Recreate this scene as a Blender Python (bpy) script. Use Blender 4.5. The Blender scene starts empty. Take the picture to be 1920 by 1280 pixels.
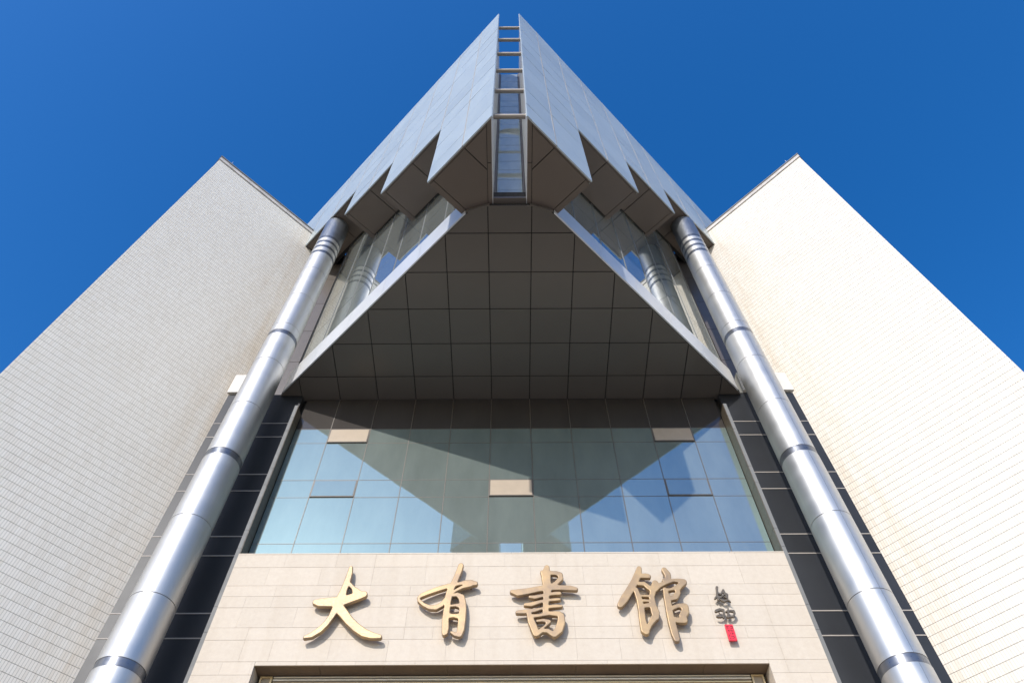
import bpy, math, random
import numpy as np
from mathutils import Vector, Matrix
random.seed(7)
sc = bpy.context.scene
COL = sc.collection
S2 = math.sqrt(2.0)
ZO = 1.6                     # eye height: heights below are measured from the eye

# ---------------------------------------------------------------- camera
cam = bpy.data.cameras.new('camera')
cam.sensor_width = 36.0
cam.lens = 1390.0 / 1920.0 * 36.0
cam.shift_x = 0.0016
cam.clip_start = 0.1
cam.clip_end = 6000.0
co = bpy.data.objects.new('camera', cam)
COL.objects.link(co)
EL = math.radians(58.02)
ROLL = math.radians(0.25)
F = Vector((0, math.cos(EL), math.sin(EL)))
R0 = Vector((1, 0, 0)); U0 = Vector((0, -math.sin(EL), math.cos(EL)))
Rv = R0 * math.cos(ROLL) - U0 * math.sin(ROLL)
Uv = U0 * math.cos(ROLL) + R0 * math.sin(ROLL)
M = Matrix((Rv, Uv, -F)).transposed().to_4x4()
M.translation = Vector((0, 0, ZO))
co.matrix_world = M
sc.camera = co

# ---------------------------------------------------------------- sky and sun
SUN_TO = Vector((-0.385, -1.0, 0.625)).normalized()
SUN_EL = math.asin(SUN_TO.z)
SUN_ROT = math.atan2(SUN_TO.x, SUN_TO.y)
world = bpy.data.worlds.new('World')
sc.world = world
world.use_nodes = True
wn = world.node_tree
bg = wn.nodes['Background']
sky = wn.nodes.new('ShaderNodeTexSky')
sky.sky_type = 'NISHITA'
sky.sun_disc = False
sky.sun_elevation = SUN_EL
sky.sun_rotation = SUN_ROT
sky.altitude = 300
sky.air_density = 1.0
sky.dust_density = 1.1
sky.ozone_density = 3.0
hsv = wn.nodes.new('ShaderNodeHueSaturation')
hsv.inputs['Saturation'].default_value = 1.36
hsv.inputs['Hue'].default_value = 0.507
hsv.inputs['Value'].default_value = 1.2
wn.links.new(sky.outputs[0], hsv.inputs['Color'])
wn.links.new(hsv.outputs[0], bg.inputs['Color'])
bg.inputs['Strength'].default_value = 0.15

sl = bpy.data.lights.new('sun', 'SUN')
sl.energy = 2.95
sl.angle = math.radians(0.53)
sl.color = (1.0, 0.955, 0.895)
so = bpy.data.objects.new('sun', sl)
COL.objects.link(so)
so.rotation_euler = SUN_TO.to_track_quat('Z', 'Y').to_euler()
so.location = SUN_TO * 200

sc.view_settings.view_transform = 'Standard'
sc.view_settings.look = 'None'
sc.view_settings.gamma = 1.0
sc.view_settings.use_curve_mapping = False
sc.view_settings.exposure = 0.42

# ---------------------------------------------------------------- materials
def nmat(name):
    m = bpy.data.materials.new(name)
    m.use_nodes = True
    nt = m.node_tree
    return m, nt, nt.nodes['Principled BSDF']

def noise(nt, scale, detail=4.0, rough=0.55, vec=None, stretch=None):
    tc = nt.nodes.new('ShaderNodeNewGeometry')
    n = nt.nodes.new('ShaderNodeTexNoise')
    n.inputs['Scale'].default_value = scale
    n.inputs['Detail'].default_value = detail
    n.inputs['Roughness'].default_value = rough
    src = tc.outputs['Position']
    if stretch:
        mp = nt.nodes.new('ShaderNodeMapping')
        mp.inputs['Scale'].default_value = stretch
        nt.links.new(src, mp.inputs['Vector'])
        src = mp.outputs['Vector']
    nt.links.new(src, n.inputs['Vector'])
    return n.outputs['Fac']

def ramp(nt, fac, stops):
    r = nt.nodes.new('ShaderNodeValToRGB')
    e = r.color_ramp.elements
    while len(e) < len(stops):
        e.new(0.5)
    for k, (p, c) in enumerate(stops):
        e[k].position = p
        e[k].color = (*c, 1) if len(c) == 3 else c
    nt.links.new(fac, r.inputs['Fac'])
    return r.outputs['Color']

def maprange(nt, fac, a, b, c, d):
    r = nt.nodes.new('ShaderNodeMapRange')
    r.inputs[1].default_value = a; r.inputs[2].default_value = b
    r.inputs[3].default_value = c; r.inputs[4].default_value = d
    nt.links.new(fac, r.inputs[0])
    return r.outputs[0]

def math2(nt, op, a, b):
    r = nt.nodes.new('ShaderNodeMath'); r.operation = op
    for k, v in enumerate((a, b)):
        if isinstance(v, (int, float)):
            r.inputs[k].default_value = v
        else:
            nt.links.new(v, r.inputs[k])
    return r.outputs[0]

def mixc(nt, fac, a, b, mode='MIX'):
    r = nt.nodes.new('ShaderNodeMix'); r.data_type = 'RGBA'; r.blend_type = mode
    for sock, v in ((r.inputs[0], fac), (r.inputs[6], a), (r.inputs[7], b)):
        if isinstance(v, (int, float)):
            sock.default_value = v
        elif isinstance(v, tuple):
            sock.default_value = (*v, 1)
        else:
            nt.links.new(v, sock)
    return r.outputs[2]

def bump(nt, bs, fac, strength, dist):
    b = nt.nodes.new('ShaderNodeBump')
    b.inputs['Strength'].default_value = strength
    b.inputs['Distance'].default_value = dist
    nt.links.new(fac, b.inputs['Height'])
    nt.links.new(b.outputs[0], bs.inputs['Normal'])

def simple(name, col, rough=0.5, metal=0.0, var=0.12, vscale=1.2, rvar=0.08, stretch=None, spec=0.5, objvar=0.0):
    m, nt, bs = nmat(name)
    f = noise(nt, vscale, stretch=stretch)
    lo = tuple(max(0, c * (1 - var)) for c in col)
    hi = tuple(min(1, c * (1 + var)) for c in col)
    c = ramp(nt, f, [(0.3, lo), (0.7, hi)])
    if objvar:
        oi = nt.nodes.new('ShaderNodeObjectInfo')
        v = maprange(nt, oi.outputs['Random'], 0, 1, 1 - objvar, 1 + objvar)
        h = nt.nodes.new('ShaderNodeHueSaturation')
        nt.links.new(v, h.inputs['Value']); nt.links.new(c, h.inputs['Color'])
        c = h.outputs[0]
    nt.links.new(c, bs.inputs['Base Color'])
    f2 = noise(nt, vscale * 6, 3)
    nt.links.new(maprange(nt, f2, 0.3, 0.7, rough - rvar, rough + rvar), bs.inputs['Roughness'])
    bs.inputs['Metallic'].default_value = metal
    bs.inputs['Specular IOR Level'].default_value = spec
    return m

MT = {}
MT['clad'] = simple('aluminium_cladding', (0.43, 0.48, 0.49), 0.32, 0.12, 0.04, 0.35, 0.04, objvar=0.05)
def clad_bump(m):
    nt = m.node_tree; bs = nt.nodes['Principled BSDF']
    bump(nt, bs, noise(nt, 0.8, 2.0), 0.10, 0.05)
clad_bump(MT['clad'])
MT['fascia'] = simple('aluminium_fascia', (0.60, 0.61, 0.62), 0.34, 0.25, 0.05, 0.5, 0.04, objvar=0.03)
MT['soffit'] = simple('soffit_panel_paint', (0.106, 0.092, 0.080), 0.30, 0.0, 0.03, 0.7, 0.02, objvar=0.04)
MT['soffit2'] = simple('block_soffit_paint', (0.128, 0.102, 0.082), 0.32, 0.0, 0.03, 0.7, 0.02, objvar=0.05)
MT['dark'] = simple('dark_joint', (0.018, 0.015, 0.013), 0.7, 0, 0.2, 3)
MT['core'] = simple('dark_backing', (0.02, 0.018, 0.017), 0.8, 0, 0.2, 2)
MT['granite'] = simple('black_glazed_panel', (0.026, 0.028, 0.032), 0.36, 0.0, 0.12, 0.8, 0.02, spec=0.25, objvar=0.12)
MT['strip'] = simple('metal_joint_strip', (0.33, 0.30, 0.27), 0.7, 0.0, 0.08, 3)
MT['fin'] = simple('grey_metal_fin', (0.17, 0.172, 0.17), 0.7, 0.0, 0.06, 1)
MT['fin_lining'] = simple('brown_fin_lining', (0.09, 0.07, 0.048), 0.5, 0.0, 0.08, 2)
MT['parapet'] = simple('pale_parapet_paint', (0.58, 0.56, 0.51), 0.6, 0, 0.06, 2)
MT['coping'] = simple('grey_coping', (0.50, 0.46, 0.425), 0.7, 0, 0.2, 3)
MT['grout'] = simple('tile_grout', (0.165, 0.15, 0.13), 0.9, 0, 0.12, 3)
MT['stonejoint'] = simple('stone_joint', (0.43, 0.365, 0.31), 0.9, 0, 0.08, 3)
MT['band'] = simple('dark_steel_band', (0.17, 0.18, 0.20), 0.34, 0.8, 0.1, 2)
MT['top_drum'] = simple('top_drum_steel', (0.24, 0.255, 0.275), 0.38, 0.8, 0.1, 2)
MT['gold'] = simple('gilded_metal', (0.85, 0.66, 0.38), 0.42, 0.5, 0.08, 4)
MT['gold_glint'] = simple('gilded_metal_glint', (0.88, 0.80, 0.66), 0.4, 0.25, 0.05, 4)  # bright reflection along the top screen bars, put into the base colour
MT['brown'] = simple('recess_lining', (0.15, 0.108, 0.075), 0.6, 0, 0.12, 2)
MT['bronze_dark'] = simple('dark_signature_bronze', (0.17, 0.135, 0.095), 0.38, 0.6, 0.15, 8)
MT['seal'] = simple('red_seal_paint', (0.70, 0.025, 0.045), 0.4, 0, 0.12, 10)
MT['sealmark'] = simple('seal_groove', (0.10, 0.008, 0.012), 0.6, 0, 0.1, 10)
MT['mullion'] = simple('bronze_mullion', (0.115, 0.10, 0.085), 0.45, 0.1, 0.08, 2)
MT['blind'] = simple('beige_vent_panel', (0.37, 0.295, 0.215), 0.5, 0, 0.05, 3)
MT['rod'] = simple('galvanised_rod', (0.55, 0.55, 0.56), 0.4, 0.8)
MT['crossbar'] = simple('polished_tube', (0.36, 0.32, 0.28), 0.30, 0.65, 0.04, 2, 0.0)

def letter_mat():
    m, nt, bs = nmat('bronze_letter')
    f = noise(nt, 2.2, 3)
    nt.links.new(ramp(nt, f, [(0.35, (0.28, 0.20, 0.13)), (0.65, (0.43, 0.295, 0.155))]), bs.inputs['Base Color'])
    bs.inputs['Metallic'].default_value = 0.45
    nt.links.new(maprange(nt, noise(nt, 30, 3), 0.3, 0.7, 0.42, 0.56), bs.inputs['Roughness'])
    return m
MT['letter'] = letter_mat()

def stone_mat():
    m, nt, bs = nmat('cream_stone')
    f = noise(nt, 9, 6, 0.65)
    g = noise(nt, 70, 3, 0.6)
    c1 = ramp(nt, f, [(0.25, (0.53, 0.457, 0.375)), (0.75, (0.58, 0.512, 0.425))])
    c2 = ramp(nt, g, [(0.30, (0.86, 0.84, 0.82)), (0.45, (1, 1, 1))])
    c = mixc(nt, 0.5, c1, c2, 'MULTIPLY')
    oi = nt.nodes.new('ShaderNodeObjectInfo')
    strk = noise(nt, 1.0, 4, 0.6, stretch=(3.0, 3.0, 0.25))
    c = mixc(nt, 0.5, c, ramp(nt, strk, [(0.30, (0.90, 0.88, 0.85)), (0.55, (1, 1, 1))]), 'MULTIPLY')
    v = maprange(nt, oi.outputs['Random'], 0, 1, 0.97, 1.02)
    h = nt.nodes.new('ShaderNodeHueSaturation')
    nt.links.new(v, h.inputs['Value']); nt.links.new(c, h.inputs['Color'])
    nt.links.new(h.outputs[0], bs.inputs['Base Color'])
    bs.inputs['Roughness'].default_value = 0.8
    bs.inputs['Specular IOR Level'].default_value = 0.2
    bump(nt, bs, g, 0.15, 0.004)
    return m
MT['stone'] = stone_mat()

def tile_mat():
    m, nt, bs = nmat('cream_wall_tile')
    at = nt.nodes.new('ShaderNodeAttribute'); at.attribute_name = 'tint'
    base = ramp(nt, at.outputs['Fac'], [(0.0, (0.70, 0.65, 0.57)), (0.5, (0.74, 0.695, 0.62)), (1.0, (0.77, 0.73, 0.66))])
    # rust-coloured run-off near the inner corner of the wall
    geo = nt.nodes.new('ShaderNodeNewGeometry')
    sx = nt.nodes.new('ShaderNodeSeparateXYZ')
    nt.links.new(geo.outputs['Position'], sx.inputs[0])
    ax = math2(nt, 'ABSOLUTE', sx.outputs['X'], 0.0)
    near = maprange(nt, ax, 8.95, 10.0, 1.0, 0.0)
    n1 = noise(nt, 1.0, 4, 0.6, stretch=(2.4, 2.4, 0.16))
    n2 = noise(nt, 1.0, 4, 0.6, stretch=(0.5, 0.5, 0.35))
    st = math2(nt, 'MULTIPLY', near, maprange(nt, n1, 0.38, 0.62, 0.0, 1.0))
    st = math2(nt, 'MULTIPLY', st, maprange(nt, n2, 0.35, 0.6, 0.25, 1.0))
    c = mixc(nt, st, base, (0.90, 0.835, 0.76), 'MULTIPLY')
    n3 = noise(nt, 0.7, 5, 0.6)
    c = mixc(nt, 0.5, c, ramp(nt, n3, [(0.3, (0.93, 0.92, 0.90)), (0.7, (1, 1, 1))]), 'MULTIPLY')
    nt.links.new(c, bs.inputs['Base Color'])
    bs.inputs['Roughness'].default_value = 0.42
    bs.inputs['Specular IOR Level'].default_value = 0.3
    return m
MT['tile'] = tile_mat()

def column_mat():
    m, nt, bs = nmat('brushed_steel')
    f = noise(nt, 1.0, 5, 0.6, stretch=(7.0, 7.0, 0.35))
    nt.links.new(ramp(nt, f, [(0.3, (0.485, 0.48, 0.465)), (0.7, (0.53, 0.525, 0.505))]), bs.inputs['Base Color'])
    bs.inputs['Metallic'].default_value = 0.86
    g = noise(nt, 1.0, 4, 0.6, stretch=(0.8, 0.8, 2.5))
    nt.links.new(maprange(nt, g, 0.3, 0.7, 0.41, 0.50), bs.inputs['Roughness'])
    bump(nt, bs, noise(nt, 1.1, 2.5), 0.12, 0.02)
    return m
MT['steel'] = column_mat()

def glass_mat(name, dust, refl, tint, wav=0.05, sheen=(0.5, 0.55, 0.55)):
    m = bpy.data.materials.new(name); m.use_nodes = True
    nt = m.node_tree
    nt.nodes.remove(nt.nodes['Principled BSDF'])
    out = nt.nodes['Material Output']
    df = nt.nodes.new('ShaderNodeBsdfDiffuse')
    f = noise(nt, 1.0, 5, 0.6, stretch=(1.6, 1.6, 0.5))
    lo = tuple(c * 0.86 for c in dust); hi = tuple(c * 1.12 for c in dust)
    nt.links.new(ramp(nt, f, [(0.3, lo), (0.7, hi)]), df.inputs['Color'])
    gl = nt.nodes.new('ShaderNodeBsdfGlossy')
    gl.inputs['Color'].default_value = (*tint, 1)
    gl.inputs['Roughness'].default_value = 0.008
    b = nt.nodes.new('ShaderNodeBump')
    b.inputs['Strength'].default_value = wav
    b.inputs['Distance'].default_value = 0.05
    nt.links.new(noise(nt, 0.9, 1.5), b.inputs['Height'])
    nt.links.new(b.outputs[0], gl.inputs['Normal'])
    lw = nt.nodes.new('ShaderNodeFresnel'); lw.inputs['IOR'].default_value = 1.6
    fac = maprange(nt, lw.outputs[0], 0.05, 1.0, refl, 1.0)
    sp = nt.nodes.new('ShaderNodeBsdfGlossy')          # dust film: broad forward sheen
    sp.inputs['Color'].default_value = (*sheen, 1)
    sp.inputs['Roughness'].default_value = 0.5
    ad = nt.nodes.new('ShaderNodeMixShader'); ad.inputs[0].default_value = 0.025
    nt.links.new(df.outputs[0], ad.inputs[1]); nt.links.new(sp.outputs[0], ad.inputs[2])
    mx = nt.nodes.new('ShaderNodeMixShader')
    nt.links.new(fac, mx.inputs[0]); nt.links.new(ad.outputs[0], mx.inputs[1]); nt.links.new(gl.outputs[0], mx.inputs[2])
    nt.links.new(mx.outputs[0], out.inputs['Surface'])
    return m
MT['glass'] = glass_mat('coated_window_glass', (0.15, 0.175, 0.160), 0.30, (0.52, 0.88, 0.92))
MT['spandrel'] = glass_mat('spandrel_glass', (0.048, 0.042, 0.038), 0.03, (0.8, 0.9, 0.95), sheen=(0.2, 0.2, 0.2))
MT['glass2'] = glass_mat('gallery_glass', (0.165, 0.18, 0.17), 0.42, (0.92, 0.95, 0.94))
MT['glass3'] = glass_mat('recess_glass', (0.33, 0.37, 0.36), 0.10, (0.80, 0.92, 0.94), 0.15)

def ground_mat():
    m, nt, bs = nmat('plaza_paving')
    br = nt.nodes.new('ShaderNodeTexBrick')
    g = nt.nodes.new('ShaderNodeNewGeometry')
    nt.links.new(g.outputs['Position'], br.inputs['Vector'])
    br.inputs['Scale'].default_value = 1.0
    br.inputs['Brick Width'].default_value = 0.8; br.inputs['Row Height'].default_value = 0.4
    br.inputs['Mortar Size'].default_value = 0.006
    br.inputs['Color1'].default_value = (0.35, 0.295, 0.23, 1)
    br.inputs['Color2'].default_value = (0.31, 0.265, 0.205, 1)
    br.inputs['Mortar'].default_value = (0.16, 0.14, 0.12, 1)
    f = noise(nt, 0.4, 5)
    c = mixc(nt, 0.6, br.outputs['Color'], ramp(nt, f, [(0.3, (0.8, 0.8, 0.8)), (0.7, (1, 1, 1))]), 'MULTIPLY')
    nt.links.new(c, bs.inputs['Base Color'])
    bs.inputs['Roughness'].default_value = 0.75
    return m
MT['ground'] = ground_mat()

# ---------------------------------------------------------------- helpers
def thing(name, label, cat, loc=(0, 0, 0), group=None):
    o = bpy.data.objects.new(name, None)
    o.empty_display_size = 0.3
    o.location = loc
    COL.objects.link(o)
    o['label'] = label; o['category'] = cat; o['kind'] = 'thing'
    if group:
        o['group'] = group
    return o

def mesh(name, verts, faces, mat, smooth=False):
    me = bpy.data.meshes.new(name)
    me.from_pydata([tuple(v) for v in verts], [], faces)
    me.materials.append(mat)
    if smooth:
        me.polygons.foreach_set('use_smooth', [True] * len(me.polygons))
    me.update()
    return me

def part(name, verts, faces, mat, parent, smooth=False):
    """verts in world metres measured from the eye height"""
    L = parent.location
    if parent.parent:
        L = L + parent.parent.location
    vs = [(v[0] - L[0], v[1] - L[1], v[2] + ZO - L[2]) for v in verts]
    me = mesh(name, vs, faces, mat, smooth)
    o = bpy.data.objects.new(name, me)
    o.parent = parent
    COL.objects.link(o)
    return o

def prism(poly, vec):
    """closed solid: polygon (3D, planar) pushed along vec; returns verts, faces with outward normals"""
    n = len(poly)
    P = [Vector(p) for p in poly]
    vec = Vector(vec)
    nr = Vector((0, 0, 0))
    for i in range(n):
        a, b = P[i], P[(i + 1) % n]
        nr += a.cross(b)
    if nr.dot(vec) > 0:          # first cap must look away from vec
        P.reverse()
    Q = [p + vec for p in P]
    faces = [tuple(range(n)), tuple(reversed(range(n, 2 * n)))]
    for i in range(n):
        j = (i + 1) % n
        faces.append((j, i, n + i, n + j))
    return P + Q, faces

def bx(x0, x1, y0, y1, z0, z1):
    return prism([(x0, y0, z0), (x1, y0, z0), (x1, y1, z0), (x0, y1, z0)], (0, 0, z1 - z0))

def join(*solids):
    V, Fc = [], []
    for v, f in solids:
        b = len(V)
        V += list(v)
        Fc += [tuple(i + b for i in q) for q in f]
    return V, Fc

def clip(poly, a, b, c):
    """keep a*x+b*y<=c"""
    out = []
    n = len(poly)
    for i in range(n):
        p, q = poly[i], poly[(i + 1) % n]
        dp, dq = a * p[0] + b * p[1] - c, a * q[0] + b * q[1] - c
        if dp <= 1e-9:
            out.append(p)
        if (dp < -1e-9 and dq > 1e-9) or (dp > 1e-9 and dq < -1e-9):
            t = dp / (dp - dq)
            out.append((p[0] + t * (q[0] - p[0]), p[1] + t * (q[1] - p[1])))
    return out

def area(poly):
    return 0.5 * abs(sum(poly[i][0] * poly[(i + 1) % len(poly)][1] - poly[(i + 1) % len(poly)][0] * poly[i][1] for i in range(len(poly)))) if len(poly) > 2 else 0

def tube(p0, p1, r, n=12):
    p0, p1 = Vector(p0), Vector(p1)
    d = (p1 - p0).normalized()
    a = d.orthogonal().normalized(); b = d.cross(a)
    V = []
    for p in (p0, p1):
        for k in range(n):
            t = 2 * math.pi * k / n
            V.append(p + a * math.cos(t) * r + b * math.sin(t) * r)
    Fc = [(k, (k + 1) % n, n + (k + 1) % n, n + k) for k in range(n)]
    Fc += [tuple(reversed(range(n))), tuple(range(n, 2 * n))]
    return V, Fc

# ---------------------------------------------------------------- ground
g = bpy.data.objects.new('ground', mesh('ground', [(-1500, -1500, 0), (1500, -1500, 0), (1500, 1500, 0), (-1500, 1500, 0)], [(0, 1, 2, 3)], MT['ground']))
COL.objects.link(g)
g['kind'] = 'structure'

# ---------------------------------------------------------------- tiled wing walls
KW = 22.85                       # the wall plane: |x| + y = KW
XO, XI = 12.56, 8.05             # outer and inner |x| of the wall face
ZTOP = 31.43
TP, TH = 0.0614, 0.2216          # tile pitch across and up
def tile_box(w, h, t):
    v, f = prism([(0, 0, 0), (w, 0, 0), (w, 0, h), (0, 0, h)], (0, t, 0))
    return v, [q for q in f]
def tint_attr(me, vals):
    a = me.attributes.new('tint', 'FLOAT', 'FACE')
    a.data.foreach_set('value', vals)

TILE_MESH = []
for k in range(7):
    v, f = prism([(0.0025, 0, 0.005), (TP - 0.0025, 0, 0.005), (TP - 0.0025, 0, TH - 0.005), (0.0025, 0, TH - 0.005)], (0, -0.007, 0))
    me = mesh('tile', v, f, MT['tile'])
    tint_attr(me, [0.12 + 0.76 * k / 6] * len(me.polygons))
    TILE_MESH.append(me)

def tiled_wall(s):
    side = 'left' if s < 0 else 'right'
    lab = ('tall cream tiled wing wall left of the letters, greyer with dark tile joints' if s < 0 else
           'tall cream tiled wing wall right of the letters, brighter with faint tile joints')
    T = thing('tiled_wall', lab, 'wall', (s * 10.9, KW - 10.9, 0), 'tiled wing walls flanking the glass front')
    n = Vector((-s, -1, 0)) / S2                    # out of the wall, towards the plaza
    t = Vector((-s, 1, 0)) / S2                     # along the wall, from outer to inner edge
    A = Vector((s * XO, KW - XO, 0))
    length = (XO - XI) * S2
    # body of the wing behind the tiles
    B = A + t * (length + 1.4)
    poly = [A + Vector((0, 0, -ZO)), B + Vector((0, 0, -ZO)), B - n * 5 + Vector((0, 0, -ZO)), A - n * 5 + Vector((0, 0, -ZO))]
    v, f = prism(poly, (0, 0, ZTOP + ZO - 0.02))
    part('wall_core', v, f, MT['grout'], T)
    # coping with a thin metal flashing on top
    c0 = A - t * 0.03 + n * 0.05
    c1 = A + t * (length + 1.4) + n * 0.05
    v, f = prism([c0 + Vector((0, 0, ZTOP)), c1 + Vector((0, 0, ZTOP)), c1 - n * 0.6 + Vector((0, 0, ZTOP)), c0 - n * 0.6 + Vector((0, 0, ZTOP))], (0, 0, 0.24))
    part('coping', v, f, MT['coping'], T)
    c0 = c0 + n * 0.03 - t * 0.02; c1 = c1 + n * 0.03
    v, f = prism([c0 + Vector((0, 0, ZTOP + 0.243)), c1 + Vector((0, 0, ZTOP + 0.243)), c1 - n * 0.66 + Vector((0, 0, ZTOP + 0.243)), c0 - n * 0.66 + Vector((0, 0, ZTOP + 0.243))], (0, 0, 0.07))
    part('flashing', v, f, MT['fin'], T)
    # tiles
    ncol = int(length / TP) + 2
    zb = -ZO
    nrow = int((ZTOP - zb) / TH)
    ang = math.atan2(t.y, t.x)
    if s > 0:
        ang = math.atan2(-t.y, -t.x)
    ax = Vector((math.cos(ang), math.sin(ang), 0))
    base = A if s < 0 else A + t * (ncol * TP)       # local x always runs to the right seen from the plaza
    rot = Matrix.Rotation(ang, 4, 'Z')
    # the tiles that show largest are the lowest ones in view next to the frame's edge and corner
    def depth_key(c, r):
        p = base + ax * ((c + 0.5) * TP)
        z = zb + (r + 0.5) * TH
        fw = p.y * F.y + z * F.z
        u = p.x / fw * 1390; w_ = (p.y * U0.y + z * U0.z) / fw * 1390
        vis = abs(u) < 955 and abs(w_) < 636
        return (0 if vis else 1, p.x ** 2 + p.y ** 2 + z ** 2)
    cells = [(c, r) for r in range(nrow) for c in range(ncol)]
    cells.sort(key=lambda q: depth_key(*q))
    near = set(cells[:300])
    V, Fc, tint = [], [], []
    rnd = random.Random(11 + s)
    tv, tf = prism([(0.0025, 0, 0.005), (TP - 0.0025, 0, 0.005), (TP - 0.0025, 0, TH - 0.005), (0.0025, 0, TH - 0.005)], (0, -0.007, 0))
    for (c, r) in cells:
        p = base + ax * (c * TP) + Vector((0, 0, zb + r * TH))
        a = rnd.random()
        jit = rnd.uniform(-0.0012, 0.0012)
        if (c, r) in near:
            o = bpy.data.objects.new('tile', TILE_MESH[int(a * 6.99)])
            o.parent = T
            o.location = (p.x - T.location.x + n.x * jit, p.y - T.location.y + n.y * jit, p.z + ZO)
            o.rotation_euler = (0, 0, ang)
            COL.objects.link(o)
            continue
        b = len(V)
        for q in tv:
            w = rot @ q
            V.append((p.x + w.x + n.x * jit, p.y + w.y + n.y * jit, p.z + w.z))
        for q in tf[:1] + tf[1:]:
            Fc.append(tuple(i + b for i in q)); tint.append(0.12 + 0.76 * a)
    o = part('tile_field', V, Fc, MT['tile'], T)
    tint_attr(o.data, tint)
    o['kind'] = 'stuff'
    # lightning rod standing on the coping
    base_p = A + t * (0.45 if s < 0 else 0.5) - n * 0.12
    R = thing('lightning_rod', 'thin lightning rod on top of the %s tiled wall' % side, 'lightning rod',
              (base_p.x, base_p.y, ZTOP + 0.313 + ZO), 'lightning rods on the wall tops')
    z0 = ZTOP + 0.313
    part('rod', *tube(base_p + Vector((0, 0, z0)), base_p + Vector((0, 0, z0 + 0.55)), 0.016, 8), MT['rod'], R)
    part('foot_plate', *bx(base_p.x - 0.06, base_p.x + 0.06, base_p.y - 0.06, base_p.y + 0.06, z0, z0 + 0.02), MT['rod'], R)
for s in (-1, 1):
    tiled_wall(s)

# ---------------------------------------------------------------- curtain wall
YG = 14.0
CW = thing('curtain_wall', 'large glass curtain wall between the stone band and the panelled overhang', 'glass wall', (0, YG, 0))
part('wall_core', *bx(-9.6, 9.6, YG + 0.14, YG + 4, -ZO, 18.99), MT['core'], CW)
MX = [-6.45] + [-5.4 + 1.2 * k for k in range(10)] + [6.45]
RZ = [18.985, 17.49, 16.84, 15.27, 14.6, 12.98, 12.31, 10.7]
rnd = random.Random(3)
VENT = {(1, 1), (5, 3), (9, 1)}     # (column, row) of beige vents
AJAR = {(1, 3), (9, 3)}
for i in range(len(MX) - 1):
    for j in range(len(RZ) - 1):
        x0, x1, z1, z0 = MX[i] + 0.012, MX[i + 1] - 0.012, RZ[j] - 0.010, RZ[j + 1] + 0.010
        if (i, j) in VENT or (i, j) in AJAR:
            tilt = 0.04 if (i, j) in VENT else 0.025
            W = bpy.data.objects.new('vent_window', None); W.empty_display_size = 0.1
            W.parent = CW; W.location = ((x0 + x1) / 2, 0, z1 + ZO); COL.objects.link(W)
            # hinged along the top edge, foot pushed out
            def tl(v):
                h = z1 - v[2]
                return (v[0], v[1] - h * math.sin(tilt), z1 - h * math.cos(tilt))
            fr = 0.028
            sol = [bx(x0, x1, YG - 0.012, YG + 0.03, z1 - fr, z1), bx(x0, x1, YG - 0.012, YG + 0.03, z0, z0 + fr),
                   bx(x0, x0 + fr, YG - 0.012, YG + 0.03, z0 + fr, z1 - fr), bx(x1 - fr, x1, YG - 0.012, YG + 0.03, z0 + fr, z1 - fr)]
            v, f = join(*sol)
            part('sash', [tl(q) for q in v], f, MT['mullion'], W)
            v, f = bx(x0 + fr, x1 - fr, YG - 0.016, YG + 0.01, z0 + fr, z1 - fr)
            part('vent_panel' if (i, j) in VENT else 'glass_pane', [tl(q) for q in v], f, MT['blind'] if (i, j) in VENT else MT['glass'], W)
            continue
        v, f = bx(x0, x1, YG, YG + 0.03, z0, z1)
        a, b = rnd.uniform(-0.002, 0.002), rnd.uniform(-0.002, 0.002)
        xm, zm = (x0 + x1) / 2, (z0 + z1) / 2
        v = [(q[0], q[1] + a * (q[0] - xm) + b * (q[2] - zm), q[2]) for q in v]
        part('glass_pane' if j else 'spandrel_pane', v, f, MT['glass'] if j else MT['spandrel'], CW)
for x in MX[1:-1]:
    part('mullion', *bx(x - 0.010, x + 0.010, YG - 0.008, YG + 0.12, 10.6, 18.98), MT['mullion'], CW)
for z in RZ[1:-1]:
    for i in range(len(MX) - 1):
        part('transom', *bx(MX[i] + 0.0105, MX[i + 1] - 0.0105, YG - 0.004, YG + 0.11, z - 0.008, z + 0.008), MT['mullion'], CW)

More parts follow.
